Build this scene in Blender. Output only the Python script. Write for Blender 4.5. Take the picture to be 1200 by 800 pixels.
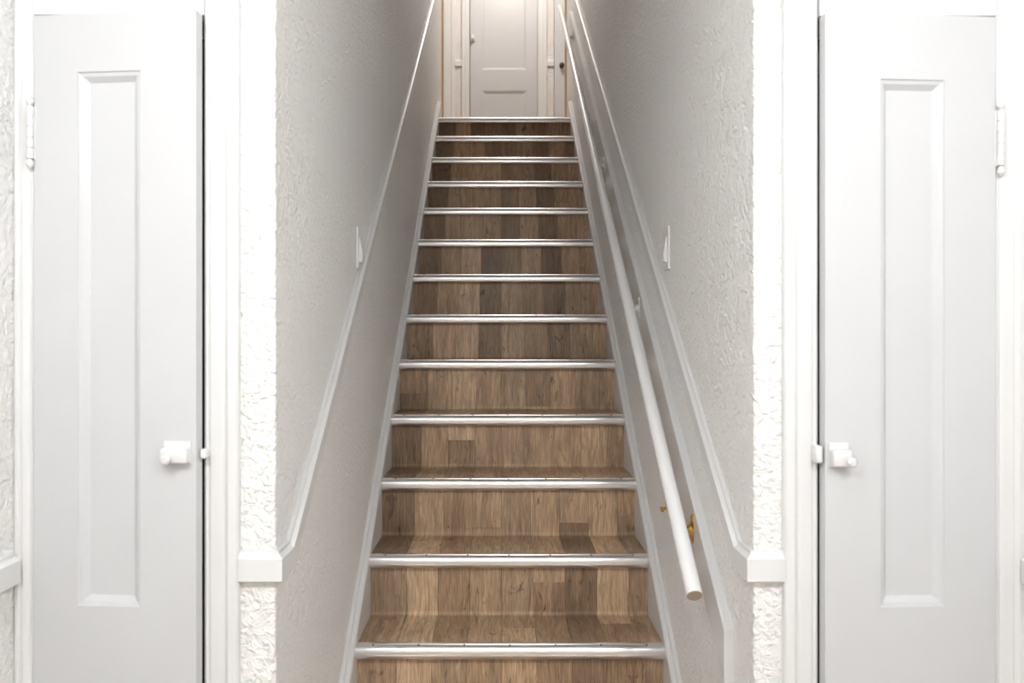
import bpy, bmesh, math, random
from mathutils import Vector, Matrix
random.seed(7)
for o in list(bpy.data.objects): bpy.data.objects.remove(o, do_unlink=True)
scene = bpy.context.scene
C = scene.collection

# ---------------------------------------------------------------- measures (metres)
F = 950.0                                   # focal length in pixels of the 1200 px frame
NOSE_Y = [758, 652, 562, 487, 422, 369, 321.5, 280.5, 243.5, 212, 184, 159, 137]
D = {n: 2.195 + 0.2335*n + 0.00115*n*n for n in range(13)}       # nosing distances
ZR = {n: (400-NOSE_Y[n])*D[n]/F for n in range(13)}              # nosing heights about the eye
for n in (-1, -2):
    D[n] = D[0] + n*0.240; ZR[n] = ZR[0] + n*0.187
EYE = -(ZR[-2]-0.187)
Z = {n: ZR[n]+EYE for n in ZR}
LAND = Z[12]
XL, XR = -0.419, 0.4715                     # stair side walls
SL, SR = -0.393, 0.446                      # inner faces of the skirts
YF = 1.51                                   # front face of the lobby wall with the cupboards
YE = 5.78                                   # end of the stair side walls
YB = 7.0                                    # hall wall at the top
WL, WR = -0.898, 0.972                      # lobby side walls
LCEIL, HCEIL = 2.45, LAND+2.4
def rail_top(d): return EYE - 0.087 + 0.742*(d-1.986)
def board_top(d): return EYE - 0.581 + 0.747*(d-1.638)

# ---------------------------------------------------------------- camera, world, lights
cam_d = bpy.data.cameras.new('camera'); cam = bpy.data.objects.new('camera', cam_d); C.objects.link(cam)
cam.location = (0, 0, EYE); cam.rotation_euler = (math.pi/2, 0, 0)
cam_d.sensor_width = 36; cam_d.lens = F/1200*36; cam_d.shift_x = 13.5/1200
cam_d.clip_start = 0.02
cam_d.dof.use_dof = True; cam_d.dof.focus_distance = 2.7; cam_d.dof.aperture_fstop = 4.5
scene.camera = cam
world = bpy.data.worlds.new('world'); scene.world = world; world.use_nodes = True
world.node_tree.nodes['Background'].inputs[0].default_value = (0.8, 0.85, 0.9, 1)
world.node_tree.nodes['Background'].inputs[1].default_value = 0.02
vs = scene.view_settings
vs.view_transform = 'Standard'; vs.look = 'None'; vs.gamma = 1; vs.use_curve_mapping = False
vs.exposure = 0.21
def lamp(name, loc, energy, col, r):
    l = bpy.data.lights.new(name, 'POINT'); l.energy = energy; l.color = col; l.shadow_soft_size = r
    o = bpy.data.objects.new(name, l); C.objects.link(o); o.location = loc
    return o
lamp('lobby_lamp', (-0.56, 0.05, 2.34), 27.5, (0.965, 0.985, 1.0), 0.07)
lamp('lobby_lamp', (0.64, 0.05, 2.34), 27.5, (0.965, 0.985, 1.0), 0.07)
lamp('hall_lamp', (0.10, 6.0, HCEIL-0.2), 35, (1.0, 0.925, 0.86), 0.10)

# ---------------------------------------------------------------- materials
def nt(name):
    m = bpy.data.materials.new(name); m.use_nodes = True
    t = m.node_tree; return m, t, t.nodes['Principled BSDF']
def node(t, kind, **kw):
    n = t.nodes.new(kind)
    for k, v in kw.items(): setattr(n, k, v)
    return n
def paint(name, col, rough, bump=0.12, scale=90):
    m, t, b = nt(name)
    b.inputs['Roughness'].default_value = rough
    tc = node(t, 'ShaderNodeTexCoord')
    n = node(t, 'ShaderNodeTexNoise'); n.inputs['Scale'].default_value = scale; n.inputs['Detail'].default_value = 3
    t.links.new(tc.outputs['Object'], n.inputs['Vector'])
    n2 = node(t, 'ShaderNodeTexNoise'); n2.inputs['Scale'].default_value = 6; n2.inputs['Detail'].default_value = 4
    t.links.new(tc.outputs['Object'], n2.inputs['Vector'])
    mx = node(t, 'ShaderNodeMix', data_type='RGBA')
    mx.inputs['A'].default_value = (*[c*0.97 for c in col], 1); mx.inputs['B'].default_value = (*[min(1, c*1.02) for c in col], 1)
    t.links.new(n2.outputs['Fac'], mx.inputs['Factor']); t.links.new(mx.outputs['Result'], b.inputs['Base Color'])
    bp = node(t, 'ShaderNodeBump'); bp.inputs['Strength'].default_value = bump; bp.inputs['Distance'].default_value = 0.002
    t.links.new(n.outputs['Fac'], bp.inputs['Height']); t.links.new(bp.outputs['Normal'], b.inputs['Normal'])
    return m
def plaster(name, col, strength=0.75, scale=66):
    """hand-trowelled lumpy plaster under gloss paint"""
    m, t, b = nt(name)
    b.inputs['Roughness'].default_value = 0.42
    tc = node(t, 'ShaderNodeTexCoord')
    warp = node(t, 'ShaderNodeTexNoise'); warp.inputs['Scale'].default_value = 18; warp.inputs['Detail'].default_value = 2
    t.links.new(tc.outputs['Object'], warp.inputs['Vector'])
    add = node(t, 'ShaderNodeMixRGB', blend_type='ADD'); add.inputs['Fac'].default_value = 0.07
    t.links.new(tc.outputs['Object'], add.inputs['Color1']); t.links.new(warp.outputs['Color'], add.inputs['Color2'])
    n = node(t, 'ShaderNodeTexNoise'); n.inputs['Scale'].default_value = scale; n.inputs['Detail'].default_value = 3; n.inputs['Roughness'].default_value = 0.55
    t.links.new(add.outputs['Color'], n.inputs['Vector'])
    r = node(t, 'ShaderNodeValToRGB'); r.color_ramp.elements[0].position = 0.42; r.color_ramp.elements[1].position = 0.66
    r.color_ramp.interpolation = 'EASE'
    t.links.new(n.outputs['Fac'], r.inputs['Fac'])
    fine = node(t, 'ShaderNodeTexNoise'); fine.inputs['Scale'].default_value = 105; fine.inputs['Detail'].default_value = 2
    t.links.new(tc.outputs['Object'], fine.inputs['Vector'])
    mul = node(t, 'ShaderNodeMath', operation='MULTIPLY_ADD'); mul.inputs[1].default_value = 1.7
    t.links.new(fine.outputs['Fac'], mul.inputs[0]); t.links.new(r.outputs['Color'], mul.inputs[2])
    bp = node(t, 'ShaderNodeBump'); bp.inputs['Strength'].default_value = strength; bp.inputs['Distance'].default_value = 0.004
    t.links.new(mul.outputs['Value'], bp.inputs['Height']); t.links.new(bp.outputs['Normal'], b.inputs['Normal'])
    b.inputs['Base Color'].default_value = (*col, 1)
    return m
def metal(name, col, rough, aniso=False):
    m, t, b = nt(name)
    b.inputs['Base Color'].default_value = (*col, 1); b.inputs['Metallic'].default_value = 1
    tc = node(t, 'ShaderNodeTexCoord')
    mp = node(t, 'ShaderNodeMapping'); mp.inputs['Scale'].default_value = (4, 260, 260) if aniso else (60, 60, 60)
    t.links.new(tc.outputs['Object'], mp.inputs['Vector'])
    n = node(t, 'ShaderNodeTexNoise'); n.inputs['Scale'].default_value = 1; n.inputs['Detail'].default_value = 4
    t.links.new(mp.outputs['Vector'], n.inputs['Vector'])
    mr = node(t, 'ShaderNodeMapRange'); mr.inputs['To Min'].default_value = rough-0.06; mr.inputs['To Max'].default_value = rough+0.1
    t.links.new(n.outputs['Fac'], mr.inputs['Value']); t.links.new(mr.outputs['Result'], b.inputs['Roughness'])
    return m
def vinyl_wood():
    """greyish brown oak print: grain runs along UV v (metres), tone comes from the object colour"""
    m, t, b = nt('oak_vinyl')
    L = t.links.new
    uv = node(t, 'ShaderNodeUVMap'); oi = node(t, 'ShaderNodeObjectInfo')
    off = node(t, 'ShaderNodeVectorMath', operation='SCALE'); off.inputs[0].default_value = (37.0, 91.0, 53.0)
    L(oi.outputs['Random'], off.inputs['Scale'])
    ad = node(t, 'ShaderNodeVectorMath', operation='ADD'); L(uv.outputs['UV'], ad.inputs[0]); L(off.outputs['Vector'], ad.inputs[1])
    wn = node(t, 'ShaderNodeTexNoise'); wn.inputs['Scale'].default_value = 9; wn.inputs['Detail'].default_value = 2
    L(ad.outputs['Vector'], wn.inputs['Vector'])
    wa = node(t, 'ShaderNodeMixRGB', blend_type='ADD'); wa.inputs['Fac'].default_value = 0.035
    L(ad.outputs['Vector'], wa.inputs['Color1']); L(wn.outputs['Color'], wa.inputs['Color2'])
    def grain(sx, sy, det, src, dist=0.0):
        mp = node(t, 'ShaderNodeMapping'); mp.inputs['Scale'].default_value = (sx, sy, 1)
        L(src, mp.inputs['Vector'])
        n = node(t, 'ShaderNodeTexNoise'); n.inputs['Scale'].default_value = 1; n.inputs['Detail'].default_value = det
        n.inputs['Roughness'].default_value = 0.62; n.inputs['Distortion'].default_value = dist
        L(mp.outputs['Vector'], n.inputs['Vector']); return n.outputs['Fac']
    def ramp(src, p0, c0, p1, c1):
        r = node(t, 'ShaderNodeValToRGB'); e = r.color_ramp.elements
        e[0].position = p0; e[0].color = (c0, c0, c0, 1); e[1].position = p1; e[1].color = (c1, c1, c1, 1)
        L(src, r.inputs['Fac']); return r.outputs['Color']
    g1 = ramp(grain(70, 4.5, 5, wa.outputs['Color'], 0.6), 0.30, 0.62, 0.66, 1.12)   # streaks
    g2 = ramp(grain(340, 18, 3, ad.outputs['Vector']), 0.38, 0.70, 0.60, 1.08)        # pores
    g3 = ramp(grain(16, 6, 3, ad.outputs['Vector'], 0.4), 0.30, 0.84, 0.62, 1.06)     # soft patches
    g4 = ramp(grain(26, 13, 2, wa.outputs['Color'], 1.2), 0.26, 0.40, 0.37, 1.0)      # knots
    g5 = ramp(grain(110, 2.2, 2, wa.outputs['Color'], 1.0), 0.27, 0.55, 0.36, 1.0)    # cracks
    cur = None
    for g in (g1, g2, g3, g4, g5):
        mm = node(t, 'ShaderNodeMixRGB', blend_type='MULTIPLY'); mm.inputs['Fac'].default_value = 1
        if cur is None: L(oi.outputs['Color'], mm.inputs['Color1'])
        else: L(cur, mm.inputs['Color1'])
        L(g, mm.inputs['Color2']); cur = mm.outputs['Color']
    L(cur, b.inputs['Base Color'])
    b.inputs['Roughness'].default_value = 0.50
    bp = node(t, 'ShaderNodeBump'); bp.inputs['Strength'].default_value = 0.15; bp.inputs['Distance'].default_value = 0.001
    L(g2, bp.inputs['Height']); L(bp.outputs['Normal'], b.inputs['Normal'])
    return m
M = dict(
    wall=plaster('textured_plaster', (0.88, 0.868, 0.85)),
    hall=plaster('hall_plaster', (0.82, 0.79, 0.765)),
    trim=paint('white_trim_paint', (0.735, 0.732, 0.728), 0.32),
    door=paint('white_door_paint', (0.60, 0.603, 0.612), 0.38, 0.08, 40),
    railp=paint('white_gloss_rail_paint', (0.88, 0.88, 0.88), 0.25, 0.05),
    ceil=paint('ceiling_paint', (0.88, 0.88, 0.87), 0.7),
    dark=paint('painted_gap_shade', (0.03, 0.025, 0.03), 0.9),  # near-black colour stands for the shade behind the door gaps
    core=paint('stair_carcass', (0.12, 0.09, 0.07), 0.8),
    lobbyfloor=paint('pale_oak_floor', (0.50, 0.385, 0.285), 0.5),
    alu=metal('brushed_aluminium', (0.84, 0.84, 0.85), 0.22, True),
    brass=metal('brass', (0.72, 0.45, 0.13), 0.25),
    screw=metal('dull_screw', (0.16, 0.14, 0.13), 0.5),
    knob=metal('dark_bronze_knob', (0.10, 0.085, 0.075), 0.45),
    wood=vinyl_wood(),
    endgrain=paint('weathered_end_grain', (0.36, 0.29, 0.21), 0.7, 0.5, 220),
    tan=paint('tan_corner_bead', (0.46, 0.32, 0.20), 0.5),
    plastic=paint('white_plastic', (0.84, 0.83, 0.81), 0.3, 0.02),
)

# ---------------------------------------------------------------- helpers
def mesh_obj(name, bm, mat, parent=None, smooth=False):
    bmesh.ops.recalc_face_normals(bm, faces=bm.faces)
    me = bpy.data.meshes.new(name); bm.to_mesh(me); bm.free()
    o = bpy.data.objects.new(name, me); C.objects.link(o)
    for mm in (mat if isinstance(mat, (list, tuple)) else [mat]): me.materials.append(mm)
    if smooth:
        for p in me.polygons: p.use_smooth = True
        try:
            me.set_sharp_from_angle(angle=math.radians(35))
        except Exception: pass
    if parent: o.parent = parent
    return o
def empty(name, loc=(0, 0, 0), rz=0, parent=None):
    o = bpy.data.objects.new(name, None); C.objects.link(o); o.location = loc; o.rotation_euler = (0, 0, rz)
    o.empty_display_size = 0.05
    if parent: o.parent = parent
    return o
def tag(o, label, cat, group=None, kind=None):
    o['label'] = label; o['category'] = cat
    if group: o['group'] = group
    if kind: o['kind'] = kind
    return o
def st(o, label, cat): return tag(o, label, cat, kind='structure')
def box(bm, x0, x1, y0, y1, z0, z1, bev=0, seg=2):
    r = bmesh.ops.create_cube(bm, size=1)
    vs_ = r['verts']
    for v in vs_: v.co = Vector(((x0+x1)/2 + v.co.x*(x1-x0), (y0+y1)/2 + v.co.y*(y1-y0), (z0+z1)/2 + v.co.z*(z1-z0)))
    if bev:
        es = list({e for v in vs_ for e in v.link_edges})
        bmesh.ops.bevel(bm, geom=es, offset=bev, segments=seg, affect='EDGES', profile=0.5)
def boxes(name, lst, mat, parent=None, bev=0):
    bm = bmesh.new()
    for b in lst: box(bm, *b, bev=bev)
    return mesh_obj(name, bm, mat, parent)
def loft(bm, rings, cap=True):
    vr = [[bm.verts.new(p) for p in r] for r in rings]
    k = len(vr[0])
    for a, b in zip(vr, vr[1:]):
        for i in range(k): bm.faces.new((a[i], a[(i+1) % k], b[(i+1) % k], b[i]))
    if cap: bm.faces.new(vr[0]); bm.faces.new(list(reversed(vr[-1])))
    return vr
def sweep(name, path, outs, prof, mat, parent=None):
    """plumb sweep: profile (outward, up) kept upright along the path"""
    bm = bmesh.new()
    loft(bm, [[(p[0]+o[0]*u, p[1]+o[1]*u, p[2]+v) for u, v in prof] for p, o in zip(path, outs)])
    return mesh_obj(name, bm, mat, parent)
def tube(bm, pts, rad, seg=12):
    rad = rad if isinstance(rad, (list, tuple)) else [rad]*len(pts)
    rings = []; up = None
    for i, p in enumerate(pts):
        p = Vector(p)
        t = (Vector(pts[min(i+1, len(pts)-1)]) - Vector(pts[max(i-1, 0)])).normalized()
        if up is None:
            up = t.orthogonal().normalized()
        up = (up - t*up.dot(t)).normalized(); side = t.cross(up)
        rings.append([p + (up*math.cos(a)+side*math.sin(a))*rad[i] for a in [2*math.pi*k/seg for k in range(seg)]])
    loft(bm, rings)
def lathe(bm, prof, origin, axis, seg=16):
    """prof: (distance along axis, radius)"""
    ax = Vector(axis).normalized(); u = ax.orthogonal().normalized(); w = ax.cross(u); o = Vector(origin)
    loft(bm, [[o + ax*h + (u*math.cos(a)+w*math.sin(a))*max(r, 1e-4) for a in [2*math.pi*k/seg for k in range(seg)]] for h, r in prof])
def wall_xz(name, x0, x1, z0, z1, y0, y1, holes, mat):
    """wall across the view with rectangular openings"""
    xs = sorted({x0, x1, *[h[0] for h in holes], *[h[1] for h in holes]})
    zs = sorted({z0, z1, *[h[2] for h in holes], *[h[3] for h in holes]})
    bm = bmesh.new(); V = {}
    def inside(i, j):
        if not (0 <= i < len(xs)-1 and 0 <= j < len(zs)-1): return False
        cx, cz = (xs[i]+xs[i+1])/2, (zs[j]+zs[j+1])/2
        return not any(h[0] < cx < h[1] and h[2] < cz < h[3] for h in holes)
    def v(i, j, y):
        k = (i, j, y)
        if k not in V: V[k] = bm.verts.new((xs[i], y, zs[j]))
        return V[k]
    for i in range(len(xs)-1):
        for j in range(len(zs)-1):
            if not inside(i, j): continue
            bm.faces.new((v(i, j, y0), v(i+1, j, y0), v(i+1, j+1, y0), v(i, j+1, y0)))
            bm.faces.new((v(i, j, y1), v(i, j+1, y1), v(i+1, j+1, y1), v(i+1, j, y1)))
            for (a, b, di, dj) in (((i, j), (i+1, j), 0, -1), ((i, j+1), (i+1, j+1), 0, 1), ((i, j), (i, j+1), -1, 0), ((i+1, j), (i+1, j+1), 1, 0)):
                if not inside(i+di, j+dj):
                    bm.faces.new((v(*a, y0), v(*b, y0), v(*b, y1), v(*a, y1)))
    return mesh_obj(name, bm, mat)

# ================================================================ STRUCTURE
# lower lobby
st(boxes('floor', [(WL-0.1, WR+0.1, -1.3, 1.68, -0.1, 0)], M['lobbyfloor']), 'pale wooden floor of the lower lobby at the foot of the stairs', 'floor')
st(boxes('ceiling', [(WL-0.1, WR+0.1, -1.3, YF+0.05, LCEIL, LCEIL+0.08)], M['ceil']), 'white ceiling of the lower lobby', 'ceiling')
st(boxes('wall_lobby_left', [(WL-0.1, WL, -1.3, YF, 0, LCEIL)], M['wall']), 'textured white wall at the far left edge beside the left cupboard', 'wall')
st(boxes('wall_lobby_right', [(WR, WR+0.1, -1.3, YF, 0, LCEIL)], M['wall']), 'textured white wall at the far right edge beside the right cupboard', 'wall')
st(boxes('wall_lobby_back', [(WL-0.1, WR+0.1, -1.4, -1.3, 0, LCEIL)], M['wall']), 'white wall behind the viewer in the lobby', 'wall')
DL0, DL1 = -0.862, -0.5475      # left cupboard opening
DR0, DR1 = 0.5865, 0.915        # right cupboard opening
DTOP = EYE + 0.600
def stair_wall(name, xa, xb, xface, label):
    # thick wall with a softened corner towards the lobby
    bm = bmesh.new(); box(bm, xa, xb, YF, YE, 0, HCEIL)
    es = [e for e in bm.edges if all(abs(v.co.x-xface) < 1e-5 and abs(v.co.y-YF) < 1e-5 for v in e.verts)]
    bmesh.ops.bevel(bm, geom=es, offset=0.005, segments=3, affect='EDGES', profile=0.5)
    return st(mesh_obj(name, bm, M['wall'], smooth=True), label, 'wall')
stair_wall('wall_left', -0.5475, XL, XL, 'textured plaster wall on the left of the stairs')
stair_wall('wall_right', XR, 0.5865, XR, 'textured plaster wall on the right of the stairs behind the handrail')
st(wall_xz('wall_front_left', WL-0.1, -0.5475, 0, LCEIL+0.08, YF, YF+0.10, [(DL0, -0.5475, 0, DTOP)], M['wall']), 'white wall around the left cupboard door', 'wall')
st(wall_xz('wall_front_right', 0.5865, WR+0.1, 0, LCEIL+0.08, YF, YF+0.10, [(0.5865, DR1, 0, DTOP)], M['wall']), 'white wall around the right cupboard door', 'wall')
st(boxes('wall_cupboard_left', [(DL0-0.03, -0.5475, 2.0, 2.05, 0, DTOP+0.1), (DL0-0.06, DL0-0.03, 1.61, 2.05, 0, DTOP+0.1), (DL0-0.03, -0.5475, 1.61, 2.0, DTOP+0.06, DTOP+0.1)], M['dark']), 'inside of the left cupboard, painted near-black for the shade in the door gap', 'wall')
st(boxes('wall_cupboard_right', [(0.5865, DR1+0.03, 2.0, 2.05, 0, DTOP+0.1), (DR1+0.03, DR1+0.06, 1.61, 2.05, 0, DTOP+0.1), (0.5865, DR1+0.03, 1.61, 2.0, DTOP+0.06, DTOP+0.1)], M['dark']), 'inside of the right cupboard, painted near-black for the shade in the door gap', 'wall')
# sloping ceiling over the flight
bm = bmesh.new()
loft(bm, [[(x, YF+0.05, LCEIL), (x, 5.3, HCEIL), (x, 5.3, HCEIL+0.08), (x, YF+0.05, LCEIL+0.08)] for x in (XL, XR)])
st(mesh_obj('ceiling_slope', bm, M['ceil']), 'sloping ceiling above the flight of stairs', 'ceiling')
# upper hall
HL, HR = -1.7, 1.9
st(boxes('floor_landing', [(XL, XR, D[12]+0.03, YE, LAND-0.12, LAND-0.003), (HL, HR, YE, YB+0.3, LAND-0.12, LAND-0.003)], M['lobbyfloor']), 'floor of the hall at the top of the stairs', 'floor')
st(boxes('ceiling_hall', [(HL, HR, 5.3, YB+0.3, HCEIL, HCEIL+0.08)], M['ceil']), 'ceiling of the upper hall', 'ceiling')
D3 = (-0.266, 0.320)
def hx(px): return (px-586.5)/F*YB
def hz(py): return EYE + (400-py)/F*YB
D4 = (hx(649.0), hx(649.0)+0.62)
HTOP = LAND+1.98
st(wall_xz('wall_back', HL, HR, LAND, HCEIL, YB, YB+0.1, [(D3[0], D3[1], LAND, HTOP), (D4[0], D4[1], LAND, HTOP)], M['hall']), 'textured wall of the upper hall around the far doors', 'wall')
st(boxes('wall_hall_gap_shade', [(HL, HR, YB+0.25, YB+0.3, LAND, HCEIL)], M['dark']), 'near-black sheet behind the far doors of the hall, painted shade for their gaps', 'wall')  # added backing sheet, shade painted in so the door gaps look dark
st(boxes('wall_hall_left', [(HL-0.1, HL, YE-0.1, YB+0.3, LAND, HCEIL)], M['hall']), 'end wall of the upper hall on the left, out of view', 'wall')
st(boxes('wall_hall_right', [(HR, HR+0.1, YE-0.1, YB+0.3, LAND, HCEIL)], M['hall']), 'end wall of the upper hall on the right, out of view', 'wall')
st(boxes('wall_hall_front_left', [(HL, -0.5475, YE-0.1, YE, LAND, HCEIL)], M['hall']), 'hall wall running left from the top of the stairs', 'wall')
st(boxes('wall_hall_front_right', [(0.5865, HR, YE-0.1, YE, LAND, HCEIL)], M['hall']), 'hall wall running right from the top of the stairs', 'wall')

# trims -----------------------------------------------------------
CR = [(0, 0), (0.008, 0), (0.009, -0.006), (0.013, -0.010), (0.017, -0.013), (0.017, -0.054), (0.015, -0.056), (0, -0.056)]
ZCR = EYE - 0.388
dk = 1.986 + (ZCR-(EYE-0.087))/0.742
tn = [0]
def trim(o, label, cat):
    return st(o, label, cat)
def tname():
    tn[0] += 1; return 'trim_%d' % tn[0]
trim(sweep(tname(), [(-0.484, YF, ZCR), (XL, YF, ZCR), (XL, dk, ZCR), (XL, YE-0.005, rail_top(YE))], [(0, -1), (1, -1), (1, 0), (1, 0)], CR, M['trim']), 'white chair rail turning the corner and climbing the left stair wall', 'chair rail')
trim(sweep(tname(), [(0.524, YF, ZCR), (XR, YF, ZCR), (XR, dk, ZCR), (XR, YE-0.005, rail_top(YE))], [(0, -1), (-1, -1), (-1, 0), (-1, 0)], CR, M['trim']), 'white chair rail turning the corner and climbing the right stair wall', 'chair rail')
trim(sweep(tname(), [(WL, -0.6, ZCR), (WL, YF-0.022, ZCR)], [(1, 0)]*2, CR, M['trim']), 'short end of white chair rail at the far left edge', 'chair rail')
trim(sweep(tname(), [(WR, -0.6, ZCR), (WR, YF-0.022, ZCR)], [(-1, 0)]*2, CR, M['trim']), 'short end of white chair rail at the far right edge', 'chair rail')
# hand-rail backing board, plumb-cut end
bm = bmesh.new()
loft(bm, [[(XR-u, d, board_top(d)+v) for u, v in [(0, 0), (0.0165, 0), (0.0195, -0.003), (0.0195, -0.111), (0.0165, -0.114), (0, -0.114)]] for d in (1.638, 5.32)])
trim(mesh_obj(tname(), bm, M['trim']), 'white sloping backing board on the right wall behind the handrail', 'backing board')
# skirts
def skirt(name, xw, sgn, t, label):
    bm = bmesh.new(); rings = []
    ys = [1.56, 1.70] + [D[n] for n in range(-1, 13)] + [D[12]+0.24]
    slope = (Z[12]-Z[0])/(D[12]-D[0])
    def top(y): return Z[0] + slope*(y-D[0]) + 0.012
    for y in (1.56, 2.3, 3.0, 4.0, D[12], D[12]+0.20):
        T = top(y); B = max(0.0, T-0.45)
        prof = [(0, T), (0.010, T), (0.0125, T-0.006), (t-0.003, T-0.007), (t, T-0.011), (t, B), (0, B)]
        rings.append([(xw+sgn*u, y, z) for u, z in prof])
    loft(bm, rings)
    return st(mesh_obj(name, bm, M['trim']), label, 'skirting board')
skirt('baseboard_left', XL, 1, SL-XL, 'white sloping skirting board along the left side of the steps')
skirt('baseboard_right', XR, -1, XR-SR, 'white sloping skirting board along the right side of the steps')
# door casings (moulded) around the two cupboards
def casing_v(name, x_in, x_out, z0, z1, label, y=YF, mat='trim', depth=0.018):
    s = 1 if x_out > x_in else -1; w = abs(x_out-x_in)
    prof = [(0, 0), (0, 0.010), (0.004, 0.013), (0.008, 0.011), (0.013, 0.013), (w*0.55, 0.0145), (w*0.60, 0.012), (w*0.72, depth), (w-0.004, depth), (w, depth-0.004), (w, 0)]
    bm = bmesh.new()
    loft(bm, [[(x_in+s*u, y-p, z) for u, p in prof] for z in (z0, z1)])
    return trim(mesh_obj(name, bm, M[mat]), label, 'door casing')
case_l = casing_v(tname(), -0.5475, -0.484, 0, EYE+0.72, 'white moulded door casing right of the left cupboard door')
case_r = casing_v(tname(), 0.5865, 0.524, 0, EYE+0.72, 'white moulded door casing left of the right cupboard door')
casing_v(tname(), -0.862, WL, 0, EYE+0.72, 'narrow white door casing at the hinge side of the left cupboard')
casing_v(tname(), 0.915, WR, 0, EYE+0.72, 'narrow white door casing at the hinge side of the right cupboard')
trim(boxes(tname(), [(-0.862, -0.5475, YF-0.016, YF, EYE+0.602, EYE+0.72)], M['trim'], bev=0.002), 'white head casing above the left cupboard door', 'door casing')
trim(boxes(tname(), [(0.5890, 0.915, YF-0.016, YF, EYE+0.600, EYE+0.72)], M['trim'], bev=0.002), 'white head casing above the right cupboard door', 'door casing')
# upper hall trims
casing_v(tname(), D3[0]-0.002, hx(541), LAND, HTOP+0.06, 'white door casing left of the far panelled door', y=YB)
casing_v(tname(), D3[1]+0.002, hx(641), LAND, HTOP+0.06, 'white door casing right of the far panelled door', y=YB)
casing_v(tname(), hx(520), hx(533), LAND, HTOP+0.06, 'wide white casing at the left end of the far hall wall', y=YB)
for a, b, side in ((hx(533), hx(541), 'left'), (hx(641), hx(649), 'right')):
    trim(sweep(tname(), [(a, YB, hz(70.5)), (b, YB, hz(70.5))], [(0, -1)]*2, CR, M['trim']), 'short piece of chair rail just %s of the far panelled door' % side, 'chair rail')
# tan corner beads where the stair walls meet the hall
for xc, side in ((XL-0.004, 'left'), (XR+0.004, 'right')):
    bm = bmesh.new()
    lathe(bm, [(0, 0.026), (0.07, 0.026), (0.085, 0.018), (1.55, 0.018), (1.60, 0.016), (HCEIL-LAND, 0.016)], (xc, YE+0.004, LAND-0.003), (0, 0, 1), 14)
    trim(mesh_obj(tname(), bm, M['tan'], smooth=True), 'tan rounded corner bead at the top of the %s stair wall' % side, 'corner bead')

# ================================================================ STAIRCASE
stairs = tag(empty('staircase', (0, D[-2], 0)), 'steep wooden staircase with grey-brown oak planks and aluminium nosings', 'staircase')
def child(o, parent):
    o.parent = parent; o.matrix_parent_inverse = parent.matrix_world.inverted(); return o
bpy.context.view_layer.update()
def mk(name, bm, mat, parent, smooth=False):
    o = mesh_obj(name, bm, mat, smooth=smooth)
    o.parent = parent
    o.matrix_parent_inverse = Matrix.Translation(-parent_loc(parent))
    return o
def parent_loc(p):
    # parts of the staircase are modelled in world coordinates: only its root carries an offset
    return p.location.copy() if p.parent is None else Vector((0, 0, 0))
OVER = 0.026                    # riser set back behind the nosing
PX0 = 0.0035; PW = 0.0963
edges = [SL] + [PX0 + PW*k for k in (-3, -2, -1, 0, 1, 2, 3, 4)] + [SR]
TONES = [(0.300, 0.212, 0.142), (0.235, 0.161, 0.105), (0.375, 0.274, 0.190), (0.195, 0.132, 0.086), (0.280, 0.202, 0.140), (0.340, 0.240, 0.160), (0.165, 0.111, 0.073)]
joint = [random.random()*1.2 for _ in edges]
tone_of = {}
def tone(c, k):
    if (c, k) not in tone_of:
        prev = [tone_of.get((c-1, kk)) for kk in (k-1, k, k+1)]
        ch = [q for q in range(len(TONES)) if q not in prev]
        tone_of[(c, k)] = random.choice(ch)
    return TONES[tone_of[(c, k)]]
TH = 0.004
WB = 1.75
def strip_profile(n):
    """(y, z, s) from under nosing n+1 down the riser, round the cove and out along the tread of nosing n"""
    if n == 12:
        return None
    if n == -3:
        yr = D[-2]+OVER; return [(yr, Z[-2]-0.030), (yr, 0.001)]
    yr = D[n+1]+OVER; zt = Z[n+1]-0.030; zb = Z[n]; R = 0.012
    pts = [(yr, zt)]
    for a in range(0, 91, 22):
        aa = math.radians(min(a, 90)) if a < 88 else math.pi/2
        pts.append((yr-R+R*math.cos(aa), zb+R-R*math.sin(aa)))
    pts.append((D[n]+0.010, zb))
    return pts
def offset_in(pts, t):
    out = []
    for i, p in enumerate(pts):
        a = Vector(pts[max(i-1, 0)]); b = Vector(pts[min(i+1, len(pts)-1)])
        tg = (b-a).normalized(); nrm = Vector((-tg.y, tg.x))      # away from the room
        if nrm.x < 0 and nrm.y > 0: nrm = -nrm
        out.append((p[0]+nrm.x*t, p[1]+nrm.y*t))
    return out
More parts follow.
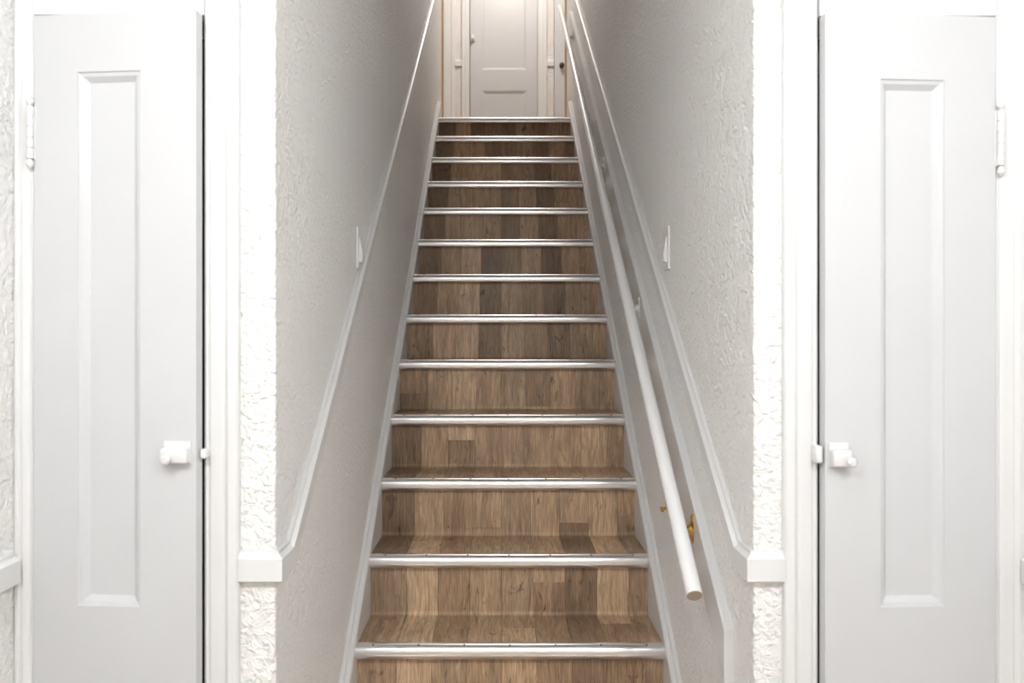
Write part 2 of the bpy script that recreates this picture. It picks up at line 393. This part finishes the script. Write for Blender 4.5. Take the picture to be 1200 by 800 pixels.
for n in range(-3, 12):
    prof = strip_profile(n)
    # carcass of the step
    bm = bmesh.new()
    if n == -3:
        y0 = D[-2]+OVER+TH+0.001
        box(bm, SL, SR, y0, y0+0.02, 0.001, Z[-2]-0.030)
    else:
        y1 = D[n+1]+OVER+TH+0.001
        box(bm, SL, SR, D[n]+0.014, y1+0.02, Z[n]-0.028, Z[n]-TH-0.001)
        box(bm, SL, SR, y1, y1+0.02, Z[n]-TH-0.001, Z[n+1]-0.032)
    step = mk('step', bm, M['core'], stairs)
    # running length (from the top of the flight downwards)
    lens = [0]
    for a, b in zip(prof, prof[1:]): lens.append(lens[-1] + math.hypot(b[0]-a[0], b[1]-a[1]))
    s0 = (12-n)*0.432; tot = lens[-1]
    back = offset_in(prof, TH)
    def at(s, poly):
        for i in range(len(lens)-1):
            if s <= lens[i+1]+1e-9:
                f = (s-lens[i])/(lens[i+1]-lens[i]); a, b = poly[i], poly[i+1]
                return (a[0]+(b[0]-a[0])*f, a[1]+(b[1]-a[1])*f)
        return poly[-1]
    for c in range(len(edges)-1):
        k0 = math.floor((s0-joint[c])/1.2); cut = joint[c] + (k0+1)*1.2 - s0
        spans = [(0, tot, k0)]
        if 0.02 < cut < tot-0.02: spans = [(0, cut-0.0005, k0), (cut+0.0005, tot, k0+1)]
        elif cut <= 0.02: spans = [(0, tot, k0+1)]
        for a, b, k in spans:
            ss = sorted({a, b, *[l for l in lens if a < l < b]})
            g = 0.0006
            x0 = edges[c]+(g if c else 0); x1 = edges[c+1]-(g if c < len(edges)-2 else 0)
            bm = bmesh.new(); uvl = bm.loops.layers.uv.new('UVMap')
            rows = []
            for s in ss:
                pf, pb = at(s, prof), at(s, back)
                rows.append([bm.verts.new((x0, pf[0], pf[1])), bm.verts.new((x1, pf[0], pf[1])), bm.verts.new((x1, pb[0], pb[1])), bm.verts.new((x0, pb[0], pb[1]))])
            info = {}
            for s, r in zip(ss, rows):
                for v in r: info[v] = s0+s
            for r, q in zip(rows, rows[1:]):
                for i in range(4): bm.faces.new((r[i], r[(i+1) % 4], q[(i+1) % 4], q[i]))
            bm.faces.new(rows[0]); bm.faces.new(list(reversed(rows[-1])))
            for fc in bm.faces:
                for lp in fc.loops: lp[uvl].uv = (lp.vert.co.x, info[lp.vert]+0.0)
            o = mk('plank', bm, M['wood'], step)
            t = tone(c, k); j = random.uniform(0.95, 1.05)
            o.color = (t[0]*j*WB, t[1]*j*WB*0.95, t[2]*j*WB*0.86, 1)
# aluminium nosings with screws
def nose_profile(y, z):
    H = 0.0375
    pts = [(y+0.032, z+0.0005), (y+0.031, z+0.0020), (y+0.022, z+0.0030)]
    for k in range(1, 7):                                      # convex upper half
        a = math.radians(90 + 15*k)
        pts.append((y+0.020+0.020*math.cos(a), z-0.0165+0.0195*math.sin(a)))
    pts += [(y+0.0006, z-0.024), (y+0.0022, z-0.031), (y+0.0050, z-0.0352), (y+0.010, z-H)]
    pts += [(y+0.022, z-H), (y+0.022, z-H+0.006), (y+0.013, z-0.007), (y+0.032, z-0.004)]
    return pts
screw_me = None
for n in range(-2, 13):
    bm = bmesh.new()
    loft(bm, [[(x, a, b) for a, b in nose_profile(D[n], Z[n])] for x in (SL-0.0005, SR+0.0005)])
    nz = mk('nosing', bm, M['alu'], stairs, smooth=True)
    for i in range(7):
        x = SL + (SR-SL)*(0.055 + i*0.148)
        if screw_me is None:
            bm = bmesh.new(); lathe(bm, [(0, 0.0030), (0.0008, 0.0030), (0.0013, 0.0018), (0.0014, 0.0002)], (0, 0, 0), (0, -0.45, 1), 8)
            so = mk('screw', bm, M['screw'], nz); screw_me = so.data
        else:
            so = bpy.data.objects.new('screw', screw_me); C.objects.link(so); so.parent = nz
            so.matrix_parent_inverse = Matrix.Translation(-parent_loc(nz))
        so.location = (x, D[n]+0.0125, Z[n]+0.0010)

# ================================================================ DOORS
def panel_leaf(root, x0, x1, z0, z1, th, panels, mat, bev=0.017, depth=0.014):
    """door leaf with moulded openings; front face at local y = 0, towards -y"""
    xs = sorted({x0, x1, *[p[0] for p in panels], *[p[1] for p in panels]})
    zs = sorted({z0, z1, *[p[2] for p in panels], *[p[3] for p in panels]})
    bm = bmesh.new(); V = {}
    def v(x, y, z):
        k = (round(x, 5), round(y, 5), round(z, 5))
        if k not in V: V[k] = bm.verts.new((x, y, z))
        return V[k]
    for i in range(len(xs)-1):
        for j in range(len(zs)-1):
            cx, cz = (xs[i]+xs[i+1])/2, (zs[j]+zs[j+1])/2
            if any(p[0] < cx < p[1] and p[2] < cz < p[3] for p in panels): continue
            bm.faces.new((v(xs[i], 0, zs[j]), v(xs[i+1], 0, zs[j]), v(xs[i+1], 0, zs[j+1]), v(xs[i], 0, zs[j+1])))
    for p in panels:
        steps = [(0, 0), (0.0015, 0.003), (bev*0.45, 0.0045), (bev, depth)]
        for (i0, d0), (i1, d1) in zip(steps, steps[1:]):
            A = [(p[0]+i0, d0, p[2]+i0), (p[1]-i0, d0, p[2]+i0), (p[1]-i0, d0, p[3]-i0), (p[0]+i0, d0, p[3]-i0)]
            B = [(p[0]+i1, d1, p[2]+i1), (p[1]-i1, d1, p[2]+i1), (p[1]-i1, d1, p[3]-i1), (p[0]+i1, d1, p[3]-i1)]
            for k in range(4): bm.faces.new((v(*A[k]), v(*A[(k+1) % 4]), v(*B[(k+1) % 4]), v(*B[k])))
        pm = bmesh.new(); box(pm, p[0]+bev-0.001, p[1]-bev+0.001, depth, depth+0.006, p[2]+bev-0.001, p[3]-bev+0.001)
        mesh_obj('door_panel', pm, mat, root)
    # edges and back
    for a, b in zip(xs, xs[1:]):
        bm.faces.new((v(a, 0, z0), v(b, 0, z0), v(b, th, z0), v(a, th, z0))); bm.faces.new((v(a, 0, z1), v(b, 0, z1), v(b, th, z1), v(a, th, z1)))
        for c, d in zip(zs, zs[1:]): bm.faces.new((v(a, th, c), v(b, th, c), v(b, th, d), v(a, th, d)))
    for a, b in zip(zs, zs[1:]):
        bm.faces.new((v(x0, 0, a), v(x0, 0, b), v(x0, th, b), v(x0, th, a))); bm.faces.new((v(x1, 0, a), v(x1, 0, b), v(x1, th, b), v(x1, th, a)))
    return mesh_obj('door_leaf', bm, mat, root)
def hinge(root, x, s, z0, z1):
    """butt hinge with knuckled barrel and ball tips; s: direction of the door leaf"""
    bm = bmesh.new(); h = (z1-z0)/5; r = 0.0062
    pr = []
    for k in range(5): pr += [(k*h+0.0006, r-0.0012), (k*h+0.0016, r), ((k+1)*h-0.0016, r), ((k+1)*h-0.0006, r-0.0012)]
    lathe(bm, pr, (x, -0.006, z0), (0, 0, 1), 14)
    hg = mesh_obj('hinge', bm, M['trim'], root, smooth=True)
    for zc, sg in ((z0, -1), (z1, 1)):
        bm = bmesh.new(); lathe(bm, [(0, 0.003), (0.003, 0.0045), (0.005, 0.006), (0.009, 0.0068), (0.013, 0.0055), (0.017, 0.002), (0.018, 0.0003)], (x, -0.006, zc), (0, 0, sg), 12)
        mesh_obj('hinge_tip', bm, M['trim'], hg, smooth=True)
    bm = bmesh.new(); box(bm, min(x, x+s*0.008), max(x, x+s*0.008), -0.0015, 0.0, z0, z1)
    mesh_obj('hinge_plate', bm, M['trim'], hg)
def latch(root, xa, xb, z0, z1, knob_x):
    """painted cupboard turn latch: stepped case, ridge and turn knob"""
    bm = bmesh.new(); box(bm, xa, xb, -0.004, 0.001, z0-0.002, z1+0.012, bev=0.0012)
    lt = mesh_obj('latch', bm, M['trim'], root)
    bm = bmesh.new(); box(bm, xa+0.001, xb-0.001, -0.020, -0.003, z0, z1, bev=0.003)
    mesh_obj('latch_case', bm, M['trim'], lt, smooth=True)
    bm = bmesh.new(); lathe(bm, [(0, 0.004), (0.006, 0.004), (0.008, 0.008), (0.013, 0.009), (0.016, 0.006), (0.0165, 0.0005)], (knob_x, -0.019, (z0+z1)/2-0.004), (0, -1, -0.1), 14)
    mesh_obj('turn_knob', bm, M['trim'], lt, smooth=True)
# left cupboard
yd = YF - 0.016
WDL = 0.3100
d1 = st(empty('door_1', (-0.8595, yd, 0), math.radians(-5.0)), 'narrow white cupboard door on the left standing slightly ajar', 'door')
panel_leaf(d1, 0, WDL, 0.012, EYE+0.600, 0.024, [(0.084, 0.204, EYE-0.484, EYE+0.494), (0.084, 0.204, 0.14, EYE-0.72)], M['door'])
hinge(d1, -0.004, 1, EYE+0.335, EYE+0.432)
hinge(d1, -0.004, 1, 0.22, 0.317)
latch(d1, 0.250, 0.302, EYE-0.218, EYE-0.192, 0.268)
# right cupboard
WDR = 0.3215
d2 = st(empty('door_2', (0.9125, yd, 0), math.radians(3.2)), 'narrow white cupboard door on the right standing slightly ajar', 'door')
panel_leaf(d2, -WDR, 0, 0.012, EYE+0.598, 0.024, [(-0.218, -0.097, EYE-0.486, EYE+0.480), (-0.218, -0.097, 0.14, EYE-0.72)], M['door'])
hinge(d2, 0.006, -1, EYE+0.322, EYE+0.425)
hinge(d2, 0.006, -1, 0.22, 0.317)
latch(d2, -0.316, -0.280, EYE-0.226, EYE-0.196, -0.286)
# keepers on the casings
def keeper(par, x0, x1, z0, z1):
    bm = bmesh.new(); box(bm, x0, x1, YF-0.034, YF-0.010, z0, z1, bev=0.004)
    k = mesh_obj('latch_keeper', bm, M['trim'], par, smooth=True)
    return k
keeper(case_l, -0.548, -0.536, EYE-0.214, EYE-0.196)
keeper(case_r, 0.574, 0.588, EYE-0.222, EYE-0.190)
# far panelled door
d3 = st(empty('door_3', (0, YB-0.004, LAND)), 'white panelled door at the top of the stairs', 'door')
panel_leaf(d3, D3[0]+0.006, D3[1]-0.003, 0.008, 1.972, 0.035,
           [(hx(565), hx(617), hz(82)-LAND, 1.80), (hx(565), hx(617), 0.16, hz(106.5)-LAND)], M['door'], bev=0.022, depth=0.012)
bm = bmesh.new(); box(bm, D3[0]+0.008, D3[0]+0.045, -0.018, 0.0, hz(49)-LAND, hz(41)-LAND, bev=0.004)
lt = mesh_obj('latch', bm, M['trim'], d3)
bm = bmesh.new(); lathe(bm, [(0, 0.006), (0.010, 0.006), (0.014, 0.014), (0.024, 0.014), (0.028, 0.004)], (D3[0]+0.03, -0.016, hz(46)-LAND), (0, -1, 0), 12)
mesh_obj('turn_knob', bm, M['trim'], lt, smooth=True)
# partly seen door beside it
d4 = st(empty('door_4', (D4[0], YB-0.010, LAND)), 'white door with a dark round knob, mostly hidden behind the right stair wall', 'door')
panel_leaf(d4, 0.004, 0.612, 0.008, 1.972, 0.035, [(0.115, 0.50, 0.95, 1.85), (0.115, 0.50, 0.16, 0.80)], M['door'], bev=0.022, depth=0.012)
bm = bmesh.new(); lathe(bm, [(0, 0.020), (0.004, 0.020), (0.007, 0.009), (0.022, 0.009), (0.028, 0.018), (0.038, 0.022), (0.048, 0.018), (0.053, 0.005)], (hx(658)-D4[0]-0.0, 0, hz(78)-LAND), (0, -1, 0), 18)
k = mesh_obj('door_knob', bm, M['knob'], d4, smooth=True); k['label'] = 'dark bronze door knob'

# ================================================================ HANDRAIL
HX = 0.405; HR_ = 0.0172
pA = Vector((HX, 1.692, EYE-0.530)); pB = Vector((HX, 5.50, EYE+2.272))
ax = (pB-pA).normalized()
hr = tag(empty('handrail', pA), 'round white wooden handrail along the right stair wall on metal brackets', 'handrail')
bm = bmesh.new(); tube(bm, [(0, 0, 0), tuple((pB-pA)*0.25), tuple((pB-pA)*0.5), tuple((pB-pA)*0.75), tuple(pB-pA)], HR_, 24)
mesh_obj('rail', bm, M['railp'], hr, smooth=True)
bm = bmesh.new(); lathe(bm, [(-0.0015, HR_*0.80), (-0.0012, HR_*0.93), (0.003, HR_*0.93)], (0, 0, 0), ax, 24)
e_ = mesh_obj('rail_end', bm, M['endgrain'], hr); e_['label'] = 'bare worn wood at the cut end of the rail'
XBF = XR-0.0195                 # face of the backing board
def bracket(d, mat, brass=False):
    t = (d-pA.y)/(pB.y-pA.y); c = pA.lerp(pB, t) - pA
    xw = XBF - pA.x
    pz = board_top(d) - 0.058 - pA.z; y = d - pA.y
    bm = bmesh.new()
    # oval wall plate
    rings = []
    for h, sc in ((0.0, 1.0), (0.002, 1.0), (0.0035, 0.82)):
        rings.append([(xw-h, y+0.013*sc*math.cos(a), pz+0.036*sc*math.sin(a)) for a in [2*math.pi*i/20 for i in range(20)]])
    loft(bm, rings)
    b = mesh_obj('bracket', bm, mat, hr, smooth=True)
    bm = bmesh.new()
    nrm = Vector((0, -ax.z, ax.y))           # up, square to the rail
    under = Vector((0, y, c.z)) - nrm*(HR_+0.005)
    tube(bm, [(xw-0.002, y, pz), (xw-0.010, y, pz-0.003), (0.024, y, min(pz, under.z)-0.006), (0.010, under.y, under.z-0.004), (0, under.y, under.z)], [0.014, 0.010, 0.0075, 0.0065, 0.006], 12)
    mesh_obj('bracket_arm', bm, mat, b, smooth=True)
    # saddle strap under the rail
    bm = bmesh.new(); rings = []
    for q in (-0.030, -0.024, 0.024, 0.030):
        w = 0.5 if abs(q) > 0.027 else 0.9; cen = Vector((0, y, c.z)) + ax*q
        outer = [cen + (Vector((1, 0, 0))*math.sin(a) - nrm*math.cos(a))*(HR_+0.0030) for a in [w*k/4 for k in range(-4, 5)]]
        inner = [cen + (Vector((1, 0, 0))*math.sin(a) - nrm*math.cos(a))*(HR_-0.0004) for a in [w*k/4 for k in range(4, -5, -1)]]
        rings.append(outer+inner)
    loft(bm, rings); mesh_obj('bracket_saddle', bm, mat, b)
    for sz in (-0.026, 0.026):
        bm = bmesh.new(); lathe(bm, [(0, 0.0042), (0.0015, 0.004), (0.0026, 0.002), (0.0027, 0.0003)], (xw-0.0030, y, pz+sz), (-1, 0, 0), 10)
        mesh_obj('screw', bm, M['brass'] if brass else mat, b, smooth=True)
    if brass:
        # fixing screw standing proud on the open side of the rail
        cen = Vector((0, y, c.z)) - nrm*(HR_*0.95+0.010) + Vector((-0.012, 0, 0))
        bm = bmesh.new(); lathe(bm, [(0, 0.0035), (0.008, 0.0035), (0.010, 0.0070), (0.0125, 0.0070), (0.015, 0.003), (0.0152, 0.0004)], cen, (-1, -0.3, -0.2), 12)
        mesh_obj('fixing_bolt', bm, mat, b, smooth=True)
        b['label'] = 'bare brass bracket'
    else: b['label'] = 'white painted bracket'
bracket(1.905, M['brass'], True)
for d in (2.64, 3.52, 5.02): bracket(d, M['railp'])

# ================================================================ SWITCHES
def switch(x, s, d, z, label):
    r = tag(empty('light_switch', (x, d, z)), label, 'light switch', 'light switches on the stair walls')
    bm = bmesh.new(); box(bm, min(0, s*0.0065), max(0, s*0.0065), -0.036, 0.036, -0.060, 0.060, bev=0.0025)
    mesh_obj('switch_plate', bm, M['plastic'], r)
    bm = bmesh.new()
    rings = []
    for yy in (-0.016, 0.016):
        rings.append([(s*0.006, yy, -0.040), (s*0.0150, yy, -0.037), (s*0.0165, yy, -0.018), (s*0.0080, yy, 0.030), (s*0.006, yy, 0.034)])
    loft(bm, rings); mesh_obj('rocker', bm, M['plastic'], r)
    for sz in (-0.046, 0.046):
        bm = bmesh.new(); lathe(bm, [(0, 0.003), (0.0008, 0.003), (0.001, 0.0003)], (s*0.0064, 0, sz), (s, 0, 0), 10); mesh_obj('screw', bm, M['plastic'], r)
switch(XL, 1, 2.385, EYE+0.272, 'white light switch with tilted rocker above the left chair rail')
switch(XR, -1, 2.285, EYE+0.262, 'white light switch with tilted rocker above the right chair rail')
